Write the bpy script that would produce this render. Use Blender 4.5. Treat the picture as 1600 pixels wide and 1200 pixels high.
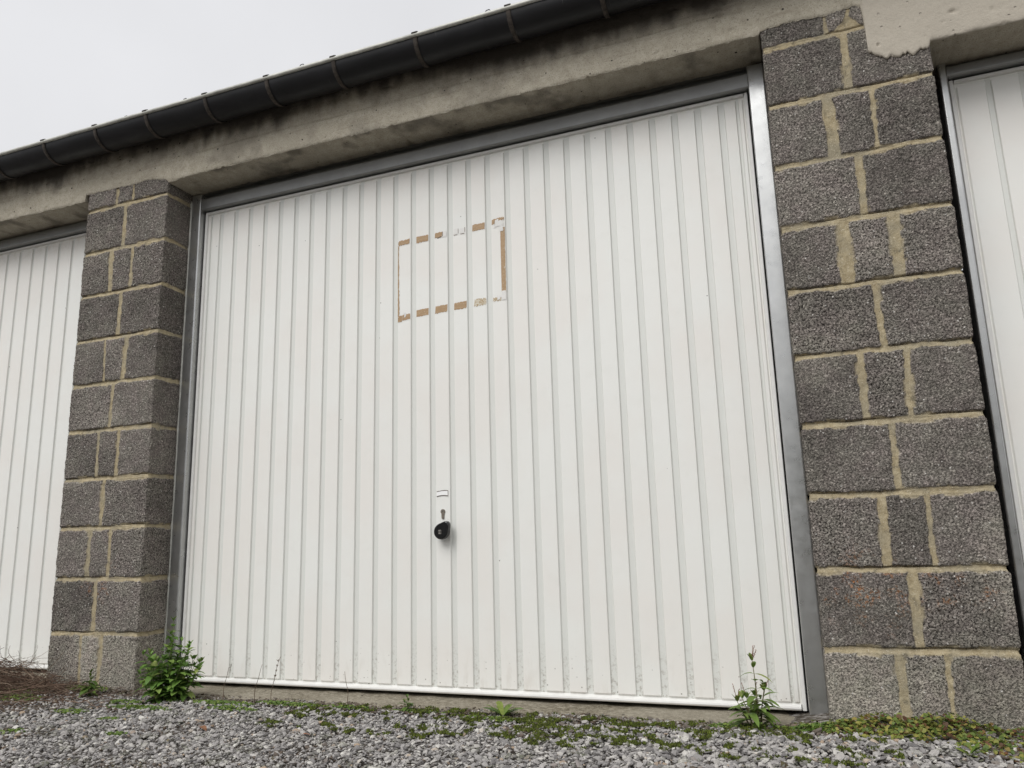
import bpy, math, random
import numpy as np
from mathutils import Matrix, Vector

for o in list(bpy.data.objects): bpy.data.objects.remove(o)
S = bpy.context.scene
COL = S.collection

# ---------------------------------------------------------------- camera
YAW, PITCH, ROLL = -0.3699, 0.2028, -0.0273
CAM = Vector((0.0277, -2.3272, 0.3018))
f = Vector((math.sin(YAW)*math.cos(PITCH), math.cos(YAW)*math.cos(PITCH), math.sin(PITCH)))
r = Vector((math.cos(YAW), -math.sin(YAW), 0)); u = r.cross(f)
c_, s_ = math.cos(ROLL), math.sin(ROLL)
r, u = c_*r + s_*u, -s_*r + c_*u
cd = bpy.data.cameras.new('camera'); cam = bpy.data.objects.new('camera', cd); COL.objects.link(cam)
cam.matrix_world = Matrix(((r.x, u.x, -f.x, CAM.x), (r.y, u.y, -f.y, CAM.y), (r.z, u.z, -f.z, CAM.z), (0, 0, 0, 1)))
cd.sensor_width = 36; cd.lens = 1208.4/1600*36; cd.clip_start = .02; cd.clip_end = 3000
S.camera = cam

# ---------------------------------------------------------------- sky, sun, exposure
SUN_EL, SUN_AZ = math.radians(50), math.radians(196)      # overcast: soft light from up and in front of the wall
w = bpy.data.worlds.new("World"); S.world = w; w.use_nodes = True
nt = w.node_tree; nt.nodes.clear()
N = nt.nodes.new; L = nt.links.new
sky = N('ShaderNodeTexSky'); sky.sky_type = 'NISHITA'; sky.sun_disc = False
sky.sun_elevation = SUN_EL; sky.sun_rotation = SUN_AZ; sky.dust_density = 4; sky.air_density = 1.5
hs = N('ShaderNodeHueSaturation'); hs.inputs['Saturation'].default_value = 0.03
tc = N('ShaderNodeTexCoord'); nz = N('ShaderNodeTexNoise'); nz.inputs['Scale'].default_value = 2.2; nz.inputs['Detail'].default_value = 5
rp = N('ShaderNodeMapRange'); rp.inputs['From Min'].default_value = .3; rp.inputs['From Max'].default_value = .7
rp.inputs['To Min'].default_value = .93; rp.inputs['To Max'].default_value = 1.05
mx = N('ShaderNodeMix'); mx.data_type = 'RGBA'; mx.inputs['Factor'].default_value = 0.8
mx.inputs['B'].default_value = (7.55, 7.6, 7.85, 1)
ml = N('ShaderNodeVectorMath'); ml.operation = 'SCALE'
bg = N('ShaderNodeBackground'); bg.inputs['Strength'].default_value = 0.0965
wo = N('ShaderNodeOutputWorld')
L(sky.outputs[0], hs.inputs['Color']); L(hs.outputs[0], mx.inputs['A']); L(tc.outputs['Generated'], nz.inputs['Vector'])
L(nz.outputs['Fac'], rp.inputs['Value']); L(mx.outputs['Result'], ml.inputs[0]); L(rp.outputs[0], ml.inputs['Scale'])
L(ml.outputs[0], bg.inputs['Color']); L(bg.outputs[0], wo.inputs['Surface'])
ld = bpy.data.lights.new('sun', 'SUN'); sun = bpy.data.objects.new('sun', ld); COL.objects.link(sun)
ld.energy = 1.6; ld.angle = math.radians(40); ld.color = (1, .985, .96)
sd = Vector((math.sin(SUN_AZ)*math.cos(SUN_EL), math.cos(SUN_AZ)*math.cos(SUN_EL), math.sin(SUN_EL)))
sun.rotation_euler = sd.to_track_quat('Z', 'Y').to_euler(); sun.location = (0, -5, 8)
S.view_settings.view_transform = 'Standard'; S.view_settings.look = 'None'
S.view_settings.exposure = 0.27; S.view_settings.gamma = 1.0
S.render.engine = 'CYCLES'

rng = np.random.default_rng(7)
random.seed(7)

# ---------------------------------------------------------------- helpers
def hash2(ix, iy, seed):
    h = (ix.astype(np.int64)*374761393 + iy.astype(np.int64)*668265263 + seed*1442695041) & 0xffffffff
    h = ((h ^ (h >> 13))*1274126177) & 0xffffffff
    return ((h ^ (h >> 16)) & 0xffff)/65535.0
def vn(x, y, sc, seed=0):
    x = np.asarray(x)*sc; y = np.asarray(y)*sc
    x, y = np.broadcast_arrays(x, y)
    ix = np.floor(x); iy = np.floor(y); fx = x-ix; fy = y-iy
    fx = fx*fx*(3-2*fx); fy = fy*fy*(3-2*fy)
    a = hash2(ix, iy, seed); b = hash2(ix+1, iy, seed); c = hash2(ix, iy+1, seed); d = hash2(ix+1, iy+1, seed)
    return (a*(1-fx)+b*fx)*(1-fy) + (c*(1-fx)+d*fx)*fy - .5
def fbm(x, y, sc, seed=0, o=4):
    t = 0; a = 1
    for i in range(o): t = t + a*vn(x, y, sc*2**i, seed+i*17); a *= .5
    return t
def sstep(a, b, x): t = np.clip((x-a)/(b-a), 0, 1); return t*t*(3-2*t)

def link(name, me, mat=None, parent=None, smooth=False, loc=None):
    o = bpy.data.objects.new(name, me); COL.objects.link(o)
    if mat:
        for m in (mat if isinstance(mat, (list, tuple)) else [mat]): me.materials.append(m)
    if parent: o.parent = parent
    if loc: o.location = loc
    if smooth: me.polygons.foreach_set('use_smooth', [True]*len(me.polygons))
    return o
def tag(o, label=None, cat=None, group=None, kind=None):
    if label: o['label'] = label
    if cat: o['category'] = cat
    if group: o['group'] = group
    if kind: o['kind'] = kind
    return o
def empty(name, loc=(0, 0, 0)):
    o = bpy.data.objects.new(name, None); COL.objects.link(o); o.location = loc; o.empty_display_size = .05
    return o

class MB:
    def __init__(s): s.v = []; s.f = []; s.m = []
    def add(s, vs, fs, mi=0):
        b = len(s.v); s.v += [tuple(v) for v in vs]; s.f += [tuple(i+b for i in q) for q in fs]; s.m += [mi]*len(fs)
    def box(s, x0, x1, y0, y1, z0, z1, mi=0):
        s.add([(x0, y0, z0), (x1, y0, z0), (x1, y1, z0), (x0, y1, z0), (x0, y0, z1), (x1, y0, z1), (x1, y1, z1), (x0, y1, z1)],
              [(0, 3, 2, 1), (4, 5, 6, 7), (0, 1, 5, 4), (1, 2, 6, 5), (2, 3, 7, 6), (3, 0, 4, 7)], mi)
    def sweep(s, prof, p0, p1, ax, ay, mi=0, caps=True):   # extrude a closed 2D profile from p0 to p1, axes ax, ay
        n = len(prof); vs = []
        for p in (p0, p1): vs += [Vector(p)+ax*a+ay*b for a, b in prof]
        fs = [(i, (i+1) % n, n+(i+1) % n, n+i) for i in range(n)]
        if caps: fs += [tuple(range(n-1, -1, -1)), tuple(range(n, 2*n))]
        s.add(vs, fs, mi)
    def tube(s, pts, rad, n=6, mi=0, cap=True):
        pts = [Vector(p) for p in pts]; k = len(pts)
        rad = rad if isinstance(rad, (list, tuple)) else [rad]*k
        vs = []; ref = Vector((.31, .17, .93))
        for i, p in enumerate(pts):
            t = (pts[min(i+1, k-1)]-pts[max(i-1, 0)])
            if t.length < 1e-9: t = Vector((0, 0, 1))
            t.normalize(); a = t.cross(ref)
            if a.length < .05: a = t.cross(Vector((1, 0, 0)))
            a.normalize(); b = t.cross(a)
            vs += [p+(a*math.cos(2*math.pi*j/n)+b*math.sin(2*math.pi*j/n))*rad[i] for j in range(n)]
        fs = [(i*n+j, i*n+(j+1) % n, (i+1)*n+(j+1) % n, (i+1)*n+j) for i in range(k-1) for j in range(n)]
        if cap: fs += [tuple(range(n-1, -1, -1)), tuple(range((k-1)*n, k*n))]
        s.add(vs, fs, mi)
    def build(s, name, mat=None, parent=None, smooth=False):
        me = bpy.data.meshes.new(name); me.from_pydata(s.v, [], s.f); me.update()
        o = link(name, me, mat, parent, smooth)
        if any(s.m): me.polygons.foreach_set('material_index', s.m)
        return o

def grid_mesh(name, P, mat, parent=None, attrs=None, flip=False, smooth=True):
    """P: (nu,nv,3) array -> one sheet"""
    nu, nv = P.shape[:2]
    idx = np.arange(nu*nv).reshape(nu, nv)
    q = np.stack([idx[:-1, :-1], idx[1:, :-1], idx[1:, 1:], idx[:-1, 1:]], -1).reshape(-1, 4)
    if flip: q = q[:, ::-1]
    return raw_mesh(name, P.reshape(-1, 3), q, mat, parent, attrs, smooth)
def raw_mesh(name, V, F, mat, parent=None, attrs=None, smooth=False):
    me = bpy.data.meshes.new(name); n = F.shape[1]
    me.vertices.add(len(V)); me.vertices.foreach_set('co', V.astype(np.float32).ravel())
    me.loops.add(F.size); me.loops.foreach_set('vertex_index', F.astype(np.int32).ravel())
    me.polygons.add(len(F)); me.polygons.foreach_set('loop_start', np.arange(0, F.size, n, dtype=np.int32))
    me.polygons.foreach_set('loop_total', np.full(len(F), n, dtype=np.int32))
    me.polygons.foreach_set('use_smooth', np.full(len(F), smooth))
    me.update(calc_edges=True)
    for k, a in (attrs or {}).items():
        at = me.attributes.new(k, 'FLOAT', 'POINT'); at.data.foreach_set('value', np.asarray(a, dtype=np.float32).ravel())
    return link(name, me, mat, parent)

def col(c): return (c[0], c[1], c[2], 1) if not isinstance(c, (int, float)) else (c, c, c, 1)
class Mat:
    """small node-building helper"""
    def __init__(s, name):
        s.m = bpy.data.materials.new(name); s.m.use_nodes = True; s.nt = s.m.node_tree
        s.b = s.nt.nodes['Principled BSDF']; s._tc = None
        s.b.inputs['Roughness'].default_value = .9; s.b.inputs['Specular IOR Level'].default_value = .3
    def n(s, t, **k):
        x = s.nt.nodes.new(t)
        for a, v in k.items(): setattr(x, a, v)
        return x
    def l(s, a, b): s.nt.links.new(a, b)
    def obj(s):
        if s._tc is None: s._tc = s.n('ShaderNodeTexCoord').outputs['Object']
        return s._tc
    def scaled(s, v):
        m = s.n('ShaderNodeMapping'); m.inputs['Scale'].default_value = v; s.l(s.obj(), m.inputs[0]); return m.outputs[0]
    def noise(s, sc, det=3, rough=.6, vec=None, dist=0):
        x = s.n('ShaderNodeTexNoise'); x.inputs['Scale'].default_value = sc; x.inputs['Detail'].default_value = det
        x.inputs['Roughness'].default_value = rough; x.inputs['Distortion'].default_value = dist
        s.l(vec or s.obj(), x.inputs['Vector']); return x.outputs['Fac']
    def voro(s, sc, out='Distance', feat='F1', vec=None):
        x = s.n('ShaderNodeTexVoronoi', feature=feat); x.inputs['Scale'].default_value = sc
        s.l(vec or s.obj(), x.inputs['Vector']); return x.outputs[out]
    def attr(s, name): return s.n('ShaderNodeAttribute', attribute_name=name).outputs['Fac']
    def island(s): return s.n('ShaderNodeNewGeometry').outputs['Random Per Island']
    def ramp(s, fac, stops, interp='LINEAR'):
        x = s.n('ShaderNodeValToRGB'); e = x.color_ramp.elements; x.color_ramp.interpolation = interp
        while len(e) < len(stops): e.new(.5)
        for i, (p, c) in enumerate(stops): e[i].position = p; e[i].color = col(c)
        s.l(fac, x.inputs[0]); return x.outputs[0]
    def mix(s, fac, a, b, mode='MIX'):
        x = s.n('ShaderNodeMix', data_type='RGBA', blend_type=mode)
        for k, v in (('Factor', fac), ('A', a), ('B', b)):
            i = x.inputs[k] if k != 'Factor' else x.inputs[0]
            if hasattr(v, 'is_linked') or hasattr(v, 'links'): s.l(v, i)
            elif k == 'Factor': i.default_value = v
            else: i.default_value = col(v)
        return x.outputs['Result']
    def math(s, op, a, b=0., clamp=False):
        x = s.n('ShaderNodeMath', operation=op, use_clamp=clamp)
        for i, v in enumerate((a, b)):
            if hasattr(v, 'links'): s.l(v, x.inputs[i])
            else: x.inputs[i].default_value = v
        return x.outputs[0]
    def rng(s, v, a, b, c=0., d=1.):
        x = s.n('ShaderNodeMapRange'); s.l(v, x.inputs['Value'])
        for k, q in zip(('From Min', 'From Max', 'To Min', 'To Max'), (a, b, c, d)): x.inputs[k].default_value = q
        return x.outputs[0]
    def bump(s, h, dist=.002, st=1., prev=None):
        x = s.n('ShaderNodeBump'); x.inputs['Distance'].default_value = dist; x.inputs['Strength'].default_value = st
        s.l(h, x.inputs['Height'])
        if prev: s.l(prev, x.inputs['Normal'])
        return x.outputs[0]
    def done(s, color=None, rough=None, metal=None, normal=None, spec=None, **k):
        for key, v in (('Base Color', color), ('Roughness', rough), ('Metallic', metal), ('Normal', normal), ('Specular IOR Level', spec)):
            if v is None: continue
            if hasattr(v, 'links'): s.l(v, s.b.inputs[key])
            else: s.b.inputs[key].default_value = col(v) if key == 'Base Color' else v
        for key, v in k.items(): s.b.inputs[key.replace('_', ' ')].default_value = v
        return s.m

# ---------------------------------------------------------------- materials
def mat_block():
    m = Mat('concrete_block')
    mort = m.attr('mortar'); tone = m.attr('tone'); lich = m.attr('lichen'); poro = m.attr('poro'); pale = m.attr('pale')
    cell = m.voro(270, 'Color'); sep = m.n('ShaderNodeSeparateColor'); m.l(cell, sep.inputs[0])
    g = m.ramp(sep.outputs[0], [(0, (.115, .105, .096)), (.35, (.15, .138, .127)), (.7, (.195, .18, .165)), (.93, (.25, .23, .212)), (1, (.36, .335, .305))])
    big = m.noise(7, 4); g = m.mix(m.rng(big, .35, .7), g, (.14, .12, .112), 'MIX') if False else g
    g = m.mix(m.math('MULTIPLY', pale, m.rng(m.noise(60, 4), .3, .65, .2, .8)), g, (.38, .36, .31))
    pore = m.noise(190, 3, .65); pf = m.rng(pore, .38, .46, 1, 0); g = m.mix(m.math('MULTIPLY', pf, m.rng(poro, 0, 1, .35, .95)), g, (.022, .019, .018))
    hue = m.mix(m.rng(m.noise(14, 3), .4, .62), (1.05, 1.05, 1.0), (1.06, 1.01, 1.0))
    g = m.mix(1, g, hue, 'MULTIPLY')
    tn = m.n('ShaderNodeVectorMath', operation='SCALE'); m.l(g, tn.inputs[0]); m.l(m.rng(tone, 0, 1, .86, 1.52), tn.inputs['Scale']); g = tn.outputs[0]
    sp = m.voro(95, 'Distance'); sp2 = m.voro(95, 'Color'); s2 = m.n('ShaderNodeSeparateColor'); m.l(sp2, s2.inputs[0])
    spk = m.math('MULTIPLY', m.rng(sp, .16, .24, 1, 0), m.rng(s2.outputs[1], .94, .96))
    g = m.mix(spk, g, (.62, .6, .56))
    
    lf = m.math('MULTIPLY', lich, m.math('MULTIPLY', m.rng(m.noise(110, 3), .5, .58), .8))
    g = m.mix(lf, g, (.42, .17, .05))
    mc = m.ramp(m.noise(60, 6, .7), [(.25, (.25, .195, .115)), (.5, (.40, .335, .215)), (.75, (.52, .45, .31))])
    mc = m.mix(m.rng(m.noise(9, 3), .45, .68, 0, .8), mc, (.30, .27, .20))
    mc = m.mix(m.rng(m.noise(28, 5, .7), .56, .68, 0, .75), mc, (.14, .125, .09))
    mc = m.mix(m.rng(m.noise(320, 2), .62, .7), mc, (.62, .56, .44))
    base = m.mix(mort, g, mc)
    hb = m.math('ADD', m.math('MULTIPLY', m.voro(270), -.6), m.math('MULTIPLY', m.rng(pore, .34, .5), 1.2))
    hm = m.math('MULTIPLY', m.noise(130, 6, .75), .9)
    hx = m.n('ShaderNodeMix', data_type='FLOAT'); m.l(mort, hx.inputs[0]); m.l(hb, hx.inputs[2]); m.l(hm, hx.inputs[3])
    return m.done(base, .95, normal=m.bump(hx.outputs[0], .0035, .9), spec=.15)
def mat_concrete(name='cast_concrete', base=((.32, .285, .22), (.45, .41, .33), (.56, .52, .435)), stain_shade=True):
    m = Mat(name)
    c = m.ramp(m.noise(26 if stain_shade else 55, 7, .78), [(.28 if stain_shade else .36, base[0]), (.5, base[1]), (.72 if stain_shade else .66, base[2])])
    c = m.mix(m.rng(m.noise(2.5, 4), .42, .62, 0, .55), c, (.34, .31, .25))
    c = m.mix(m.rng(m.noise(240, 2), .35, .42, .5, 0), c, (.12, .105, .085))
    c = m.mix(m.rng(m.noise(300, 2), .63, .7, 0, .6), c, (.68, .65, .55))
    hv = m.voro(38); hc = m.voro(38, 'Color'); hs_ = m.n('ShaderNodeSeparateColor'); m.l(hc, hs_.inputs[0])
    hole = m.math('MULTIPLY', m.rng(hv, .07, .13, 1, 0), m.rng(hs_.outputs[0], .72, .75))
    hv2 = m.voro(15); hc2 = m.voro(15, 'Color'); h2 = m.n('ShaderNodeSeparateColor'); m.l(hc2, h2.inputs[0])
    hole2 = m.math('MULTIPLY', m.rng(hv2, .045, .075, 1, 0), m.rng(h2.outputs[1], .62, .65)); hole = m.math('MAXIMUM', hole, hole2)
    c = m.mix(m.rng(m.noise(1, 4, .6, m.scaled((3, 3, 40))), .58, .7, 0, .35), c, (.22, .185, .14))
    c = m.mix(hole, c, (.035, .03, .028))
    if stain_shade:
        st = m.attr('stain_shade'); c = m.mix(st, c, (.035, .03, .027))
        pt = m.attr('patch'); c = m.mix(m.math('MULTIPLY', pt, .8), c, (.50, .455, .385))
    h = m.math('SUBTRACT', m.noise(150, 6, .75), m.math('MULTIPLY', hole, 1.5))
    return m.done(c, .93, normal=m.bump(h, .0025, .8), spec=.15)
def mat_door(name='white_lacquered_steel', base=(.838, .84, .805)):
    m = Mat(name)
    c = m.mix(m.rng(m.noise(3.5, 3, .5), .38, .62), base, (base[0]*.99, base[1]*.965, base[2]*.955))
    c = m.mix(m.rng(m.noise(18, 4), .55, .75, 0, .25), c, (base[0]*.9, base[1]*.9, base[2]*.88))
    sx = m.n('ShaderNodeSeparateXYZ'); m.l(m.obj(), sx.inputs[0])
    low = m.rng(sx.outputs[2], -.19, .0, 1, 0)
    top = m.rng(sx.outputs[2], 1.70, 1.79, 0, 1)
    sm = m.math('MULTIPLY', m.rng(m.noise(1, 5, .6, m.scaled((26, 26, 9))), .55, .75), m.rng(low, 0, 1, .0, .30))
    c = m.mix(sm, c, (.42, .37, .29))
    c = m.mix(m.math('MULTIPLY', m.rng(m.noise(34, 4, .7), .45, .7), m.math('MULTIPLY', top, .35)), c, (.5, .42, .31))
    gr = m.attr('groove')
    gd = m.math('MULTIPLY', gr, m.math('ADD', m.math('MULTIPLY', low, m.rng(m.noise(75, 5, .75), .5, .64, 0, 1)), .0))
    c = m.mix(m.math('MULTIPLY', gr, .9), c, (.705, .715, .68))  # grey over the groove floors puts their shade into the colour
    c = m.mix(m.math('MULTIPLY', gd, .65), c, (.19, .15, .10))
    sp = m.voro(17); sc = m.voro(17, 'Color'); ss = m.n('ShaderNodeSeparateColor'); m.l(sc, ss.inputs[0])
    k = m.math('MULTIPLY', m.rng(sp, .03, .045, 1, 0), m.rng(ss.outputs[0], .8, .82))
    c = m.mix(m.math('MULTIPLY', k, .75), c, (.08, .075, .06))
    sp = m.voro(70); sc = m.voro(70, 'Color'); ss = m.n('ShaderNodeSeparateColor'); m.l(sc, ss.inputs[0])
    k = m.math('MULTIPLY', m.math('MULTIPLY', m.rng(sp, .12, .2, 1, 0), m.rng(ss.outputs[0], .80, .82)), m.rng(sx.outputs[2], -.19, -.03, 1, 0))
    c = m.mix(m.math('MULTIPLY', k, .8), c, (.1, .08, .05))
    return m.done(c, m.rng(m.noise(40, 3), .3, .7, .38, .52), normal=m.bump(m.noise(6, 3), .003, .4), spec=.5)
def mat_steel(name='galvanised_steel', base=.50, rough=.30):
    m = Mat(name)
    c = m.ramp(m.noise(9, 5, .6), [(.3, (base*.9, base*.91, base*.9)), (.7, (base*1.09, base*1.1, base*1.09))])
    c = m.mix(m.rng(m.voro(60, 'Color'), 0, 1, 0, .12), c, (base*1.3, base*1.32, base*1.32))
    scr = m.math('MULTIPLY', m.rng(m.noise(1, 4, .7, m.scaled((160, 160, 14))), .74, .78), m.rng(m.noise(5, 2), .6, .66))
    c = m.mix(m.math('MULTIPLY', scr, .7), c, (.08, .08, .08))
    return m.done(c, m.rng(m.noise(30, 4), .3, .7, rough-.05, rough+.1), .85, m.bump(m.noise(5, 3), .002, .5))
def mat_simple(name, c, rough=.6, metal=0., var=.25, sc=30, bump=.3, spec=.4):
    m = Mat(name)
    a = tuple(x*(1-var) for x in c); b = tuple(min(1, x*(1+var)) for x in c)
    n_ = m.noise(sc, 5, .65)
    return m.done(m.ramp(n_, [(.3, a), (.7, b)]), rough, metal, m.bump(n_, .001, bump), spec)
def mat_gutter():
    m = Mat('weathered_zinc')
    c = m.ramp(m.noise(1, 5, .6, m.scaled((5, 16, 16))), [(.3, (.006, .006, .007)), (.55, (.011, .011, .013)), (.8, (.02, .02, .023))])
    c = m.mix(m.rng(m.noise(1, 3, .6, m.scaled((90, 8, 8))), .68, .78, 0, .5), c, (.12, .12, .12))
    return m.done(c, m.rng(m.noise(12, 3), .3, .7, .36, .55), .0, m.bump(m.noise(8, 3), .003, .4), .35)
def mat_stone():
    m = Mat('gravel_stone'); i = m.island()
    c = m.ramp(i, [(0, (.11, .105, .105)), (.2, (.23, .22, .215)), (.45, (.345, .33, .32)), (.7, (.44, .42, .40)), (.88, (.52, .50, .465)), (.955, (.70, .68, .63)), (.975, (.40, .28, .17)), (1, (.24, .23, .24))])
    c = m.mix(m.rng(m.noise(220, 4, .7), .3, .7, 0, .5), c, (.25, .235, .225))
    c = m.mix(m.attr('dirt'), c, (.085, .058, .038))
    c = m.mix(m.math('MULTIPLY', m.attr('moss'), m.rng(m.noise(170, 3), .42, .6, .1, .75)), c, (.075, .085, .03))
    return m.done(c, .8, normal=m.bump(m.noise(400, 3), .001, .6), spec=.3)
def mat_ground():
    m = Mat('ground_gravel')
    v = m.voro(75, 'Color'); s = m.n('ShaderNodeSeparateColor'); m.l(v, s.inputs[0])
    c = m.ramp(s.outputs[0], [(0, (.05, .042, .035)), (.5, (.12, .105, .09)), (.9, (.36, .34, .33)), (1, (.5, .48, .45))])
    c = m.mix(m.rng(m.noise(1.2, 4), .45, .65, 0, .5), c, (.11, .095, .07))
    return m.done(c, .95, normal=m.bump(m.voro(75), .01, 1.0), spec=.15)
def mat_leaf(name, stops, rough=.55, trans=.25, sc=60):
    m = Mat(name)
    c = m.ramp(m.island(), stops)
    c = m.mix(m.rng(m.noise(sc, 3), .35, .7, 0, .4), c, tuple(x*.6 for x in stops[0][1]))
    mm = m.done(c, rough, spec=.35)
    tr = m.n('ShaderNodeBsdfTranslucent'); m.l(c, tr.inputs[0]); ms = m.n('ShaderNodeMixShader'); ms.inputs[0].default_value = trans
    out = m.nt.nodes['Material Output']; m.l(m.b.outputs[0], ms.inputs[1]); m.l(tr.outputs[0], ms.inputs[2]); m.l(ms.outputs[0], out.inputs[0])
    return mm

def mat_twig():
    m = Mat('dry_twig'); c = m.ramp(m.island(), [(0, (.06, .035, .025)), (.4, (.11, .068, .048)), (.75, (.17, .115, .08)), (1, (.30, .23, .17))])
    return m.done(c, .9, normal=m.bump(m.noise(200, 3), .001, .5))
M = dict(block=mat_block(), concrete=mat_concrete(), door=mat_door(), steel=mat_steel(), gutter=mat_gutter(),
         sill=mat_concrete('sill_concrete', ((.08, .066, .045), (.19, .165, .12), (.36, .33, .27)), False),
         headsteel=mat_steel('shaded_steel', .30, .4), darksteel=mat_steel('dull_steel', .2, .42), stone=mat_stone(), ground=mat_ground(),  # headsteel is the frame steel darkened, overhang shade put into its colour
         rim=mat_simple('white_rim', (.74, .735, .71), .4, 0, .05, 30, .15),
         black=mat_simple('black_plastic', (.008, .008, .009), .22, 0, .1, 40, .1, .6),
         rust=mat_simple('rusty_iron', (.052, .043, .036), .8, .0, .6, 60, .8),
         bead=mat_simple('zinc_bead', (.48, .48, .44), .55, .3, .3, 14, .4),
         cyl=mat_simple('lock_brass', (.21, .18, .15), .5, .3, .3, 150, .3),
         dark=mat_simple('dark_gap', (.012, .012, .012), .95, 0, .2, 10, .1),
         inner=mat_simple('inner_wall', (.15, .145, .14), .95, 0, .2, 10, .3),
         roof=mat_simple('roof_sheet', (.16, .155, .15), .9, 0, .3, 8, .5))

# ---------------------------------------------------------------- ground
def gz(x, y):
    x = np.asarray(x, float); y = np.asarray(y, float)
    z = -.206 + .007*fbm(x, y, 3, 5, 3) + .004*fbm(x, y, 12, 9, 2)
    pil = np.exp(-((x-.25)/.33)**4) + .55*np.exp(-((x+2.66)/.3)**4)
    z = z + .030*pil*np.exp(-np.clip(-y, 0, 9)/.14)
    z = z - .010*sstep(-.35, -1.6, y)
    return z
def ground_sheet():
    xs = np.concatenate([[-400, -120, -40, -15, -8], np.arange(-6, 3.001, .05), [5, 12, 40, 120, 400]])
    ys = np.concatenate([[-400, -120, -40, -15, -6], np.arange(-4, .3001, .05), [8, 40, 120, 400]])
    X, Y = np.meshgrid(xs, ys, indexing='ij')
    near = (X > -7) & (X < 4) & (Y > -5) & (Y < .4)
    Z = np.where(near, gz(X, Y), -.21) - .006
    o = grid_mesh('ground', np.stack([X, Y, Z], -1), M['ground'])
    tag(o, kind='structure')
    return o
ground_sheet()

ph = (1+5**.5)/2
ICO_V = np.array([(-1, ph, 0), (1, ph, 0), (-1, -ph, 0), (1, -ph, 0), (0, -1, ph), (0, 1, ph), (0, -1, -ph), (0, 1, -ph), (ph, 0, -1), (ph, 0, 1), (-ph, 0, -1), (-ph, 0, 1)])/np.sqrt(1+ph*ph)
ICO_F = np.array([(0, 11, 5), (0, 5, 1), (0, 1, 7), (0, 7, 10), (0, 10, 11), (1, 5, 9), (5, 11, 4), (11, 10, 2), (10, 7, 6), (7, 1, 8), (3, 9, 4), (3, 4, 2), (3, 2, 6), (3, 6, 8), (3, 8, 9), (4, 9, 5), (2, 4, 11), (6, 2, 10), (8, 6, 7), (9, 8, 1)])
def rotmats(n, tilt=1.):
    a = rng.uniform(0, 2*np.pi, n); b = rng.normal(0, .45*tilt, n); c = rng.normal(0, .45*tilt, n)
    ca, sa, cb, sb, cc, sc = np.cos(a), np.sin(a), np.cos(b), np.sin(b), np.cos(c), np.sin(c)
    Z = np.zeros(n); O = np.ones(n)
    Rz = np.stack([ca, -sa, Z, sa, ca, Z, Z, Z, O], -1).reshape(n, 3, 3)
    Rx = np.stack([O, Z, Z, Z, cb, -sb, Z, sb, cb], -1).reshape(n, 3, 3)
    Ry = np.stack([cc, Z, sc, Z, O, Z, -sc, Z, cc], -1).reshape(n, 3, 3)
    return Rx @ Ry @ Rz
# moss / bare-soil patches (centre x, y, radius x, radius y)
MOSS = [(-.80, -.08, .12, .04), (-.60, -.24, .14, .03), (-.66, -.17, .20, .045), (-.50, -.07, .22, .05), (-.36, -.13, .14, .035), (-.22, -.05, .16, .03), (-.98, -.13, .17, .03),
        (-.60, -.05, .30, .03), (-.08, -.14, .05, .03), (-1.15, -.05, .12, .014), (-.45, -.28, .08, .02), (-.78, -.22, .09, .03), (.02, -.34, .06, .02), (-.30, -.18, .05, .03)]
def mossf(x, y):
    m = np.zeros_like(x)
    for cx, cy, rx, ry in MOSS:
        m = np.maximum(m, 1-np.sqrt(((x-cx)/rx)**2+((y-cy)/ry)**2))
    return sstep(.05, .4, m*.7+1.1*fbm(x, y, 34, 31, 4)-.06)*(m > -.4)
def gravel():
    n1 = 150000
    x = rng.uniform(-4.6, 1.9, n1); y = -.02-1.75*rng.random(n1)**1.25
    x2 = rng.uniform(-2.4, -.02, 2600); y2 = rng.uniform(-.04, .015, 2600)
    x = np.concatenate([x, x2]); y = np.concatenate([y, y2]); n = len(x)
    size = np.exp(rng.normal(math.log(.0036), .45, n)); size = np.clip(size, .0021, .0105)
    size *= 1+.32*sstep(-1.2, .1, x)
    near = y > -.12; size = np.where(near, size*.85, size)
    sc = np.stack([size*rng.uniform(1.0, 1.45, n), size*rng.uniform(.75, 1.1, n), size*rng.uniform(.35, .7, n)], -1)
    V = ICO_V[None]*(1+rng.uniform(-.26, .26, (n, 12, 1)))
    V = V*sc[:, None, :]; V = np.einsum('nij,nkj->nki', rotmats(n, .8), V)
    z = gz(x, y)+rng.uniform(-.003, .006, n)
    V = V+np.stack([x, y, z], -1)[:, None, :]
    F = (ICO_F[None]+12*np.arange(n)[:, None, None]).reshape(-1, 3)
    ms = np.repeat(mossf(x, y)*.8+.15*(y > -.08), 12)
    dl = sstep(-.15, -.03, y)*(1.15+fbm(x, y, 9, 71, 3))+1.5*np.exp(-((x+3.0)/.5)**2-((y+.22)/.24)**2)+.5*sstep(.1, .45, fbm(x, y, 5, 72, 4))+.06
    dt = np.repeat((dl > rng.uniform(.15, 1.3, n))*rng.uniform(.55, 1., n), 12)
    o = raw_mesh('gravel', V.reshape(-1, 3), F, M['stone'], None, {'moss': ms, 'dirt': dt})
    tag(o, 'loose grey crushed gravel covering the yard in front of the garages', 'gravel', kind='stuff')
gravel()

# ---------------------------------------------------------------- the garage building
B = empty('garage_building', (0, 0, -.2))
tag(B, 'row of garages with dark concrete block pillars, concrete lintel and white ribbed up-and-over doors', 'garage')
def part(o):
    return o
BO = Vector((0, 0, -.2))      # the empty's location; parts are modelled in world space and shifted back
def attach(o, parent=None):
    o.parent = parent or B
    if parent is None: o.matrix_parent_inverse = Matrix.Translation(-BO)
    return o

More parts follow.
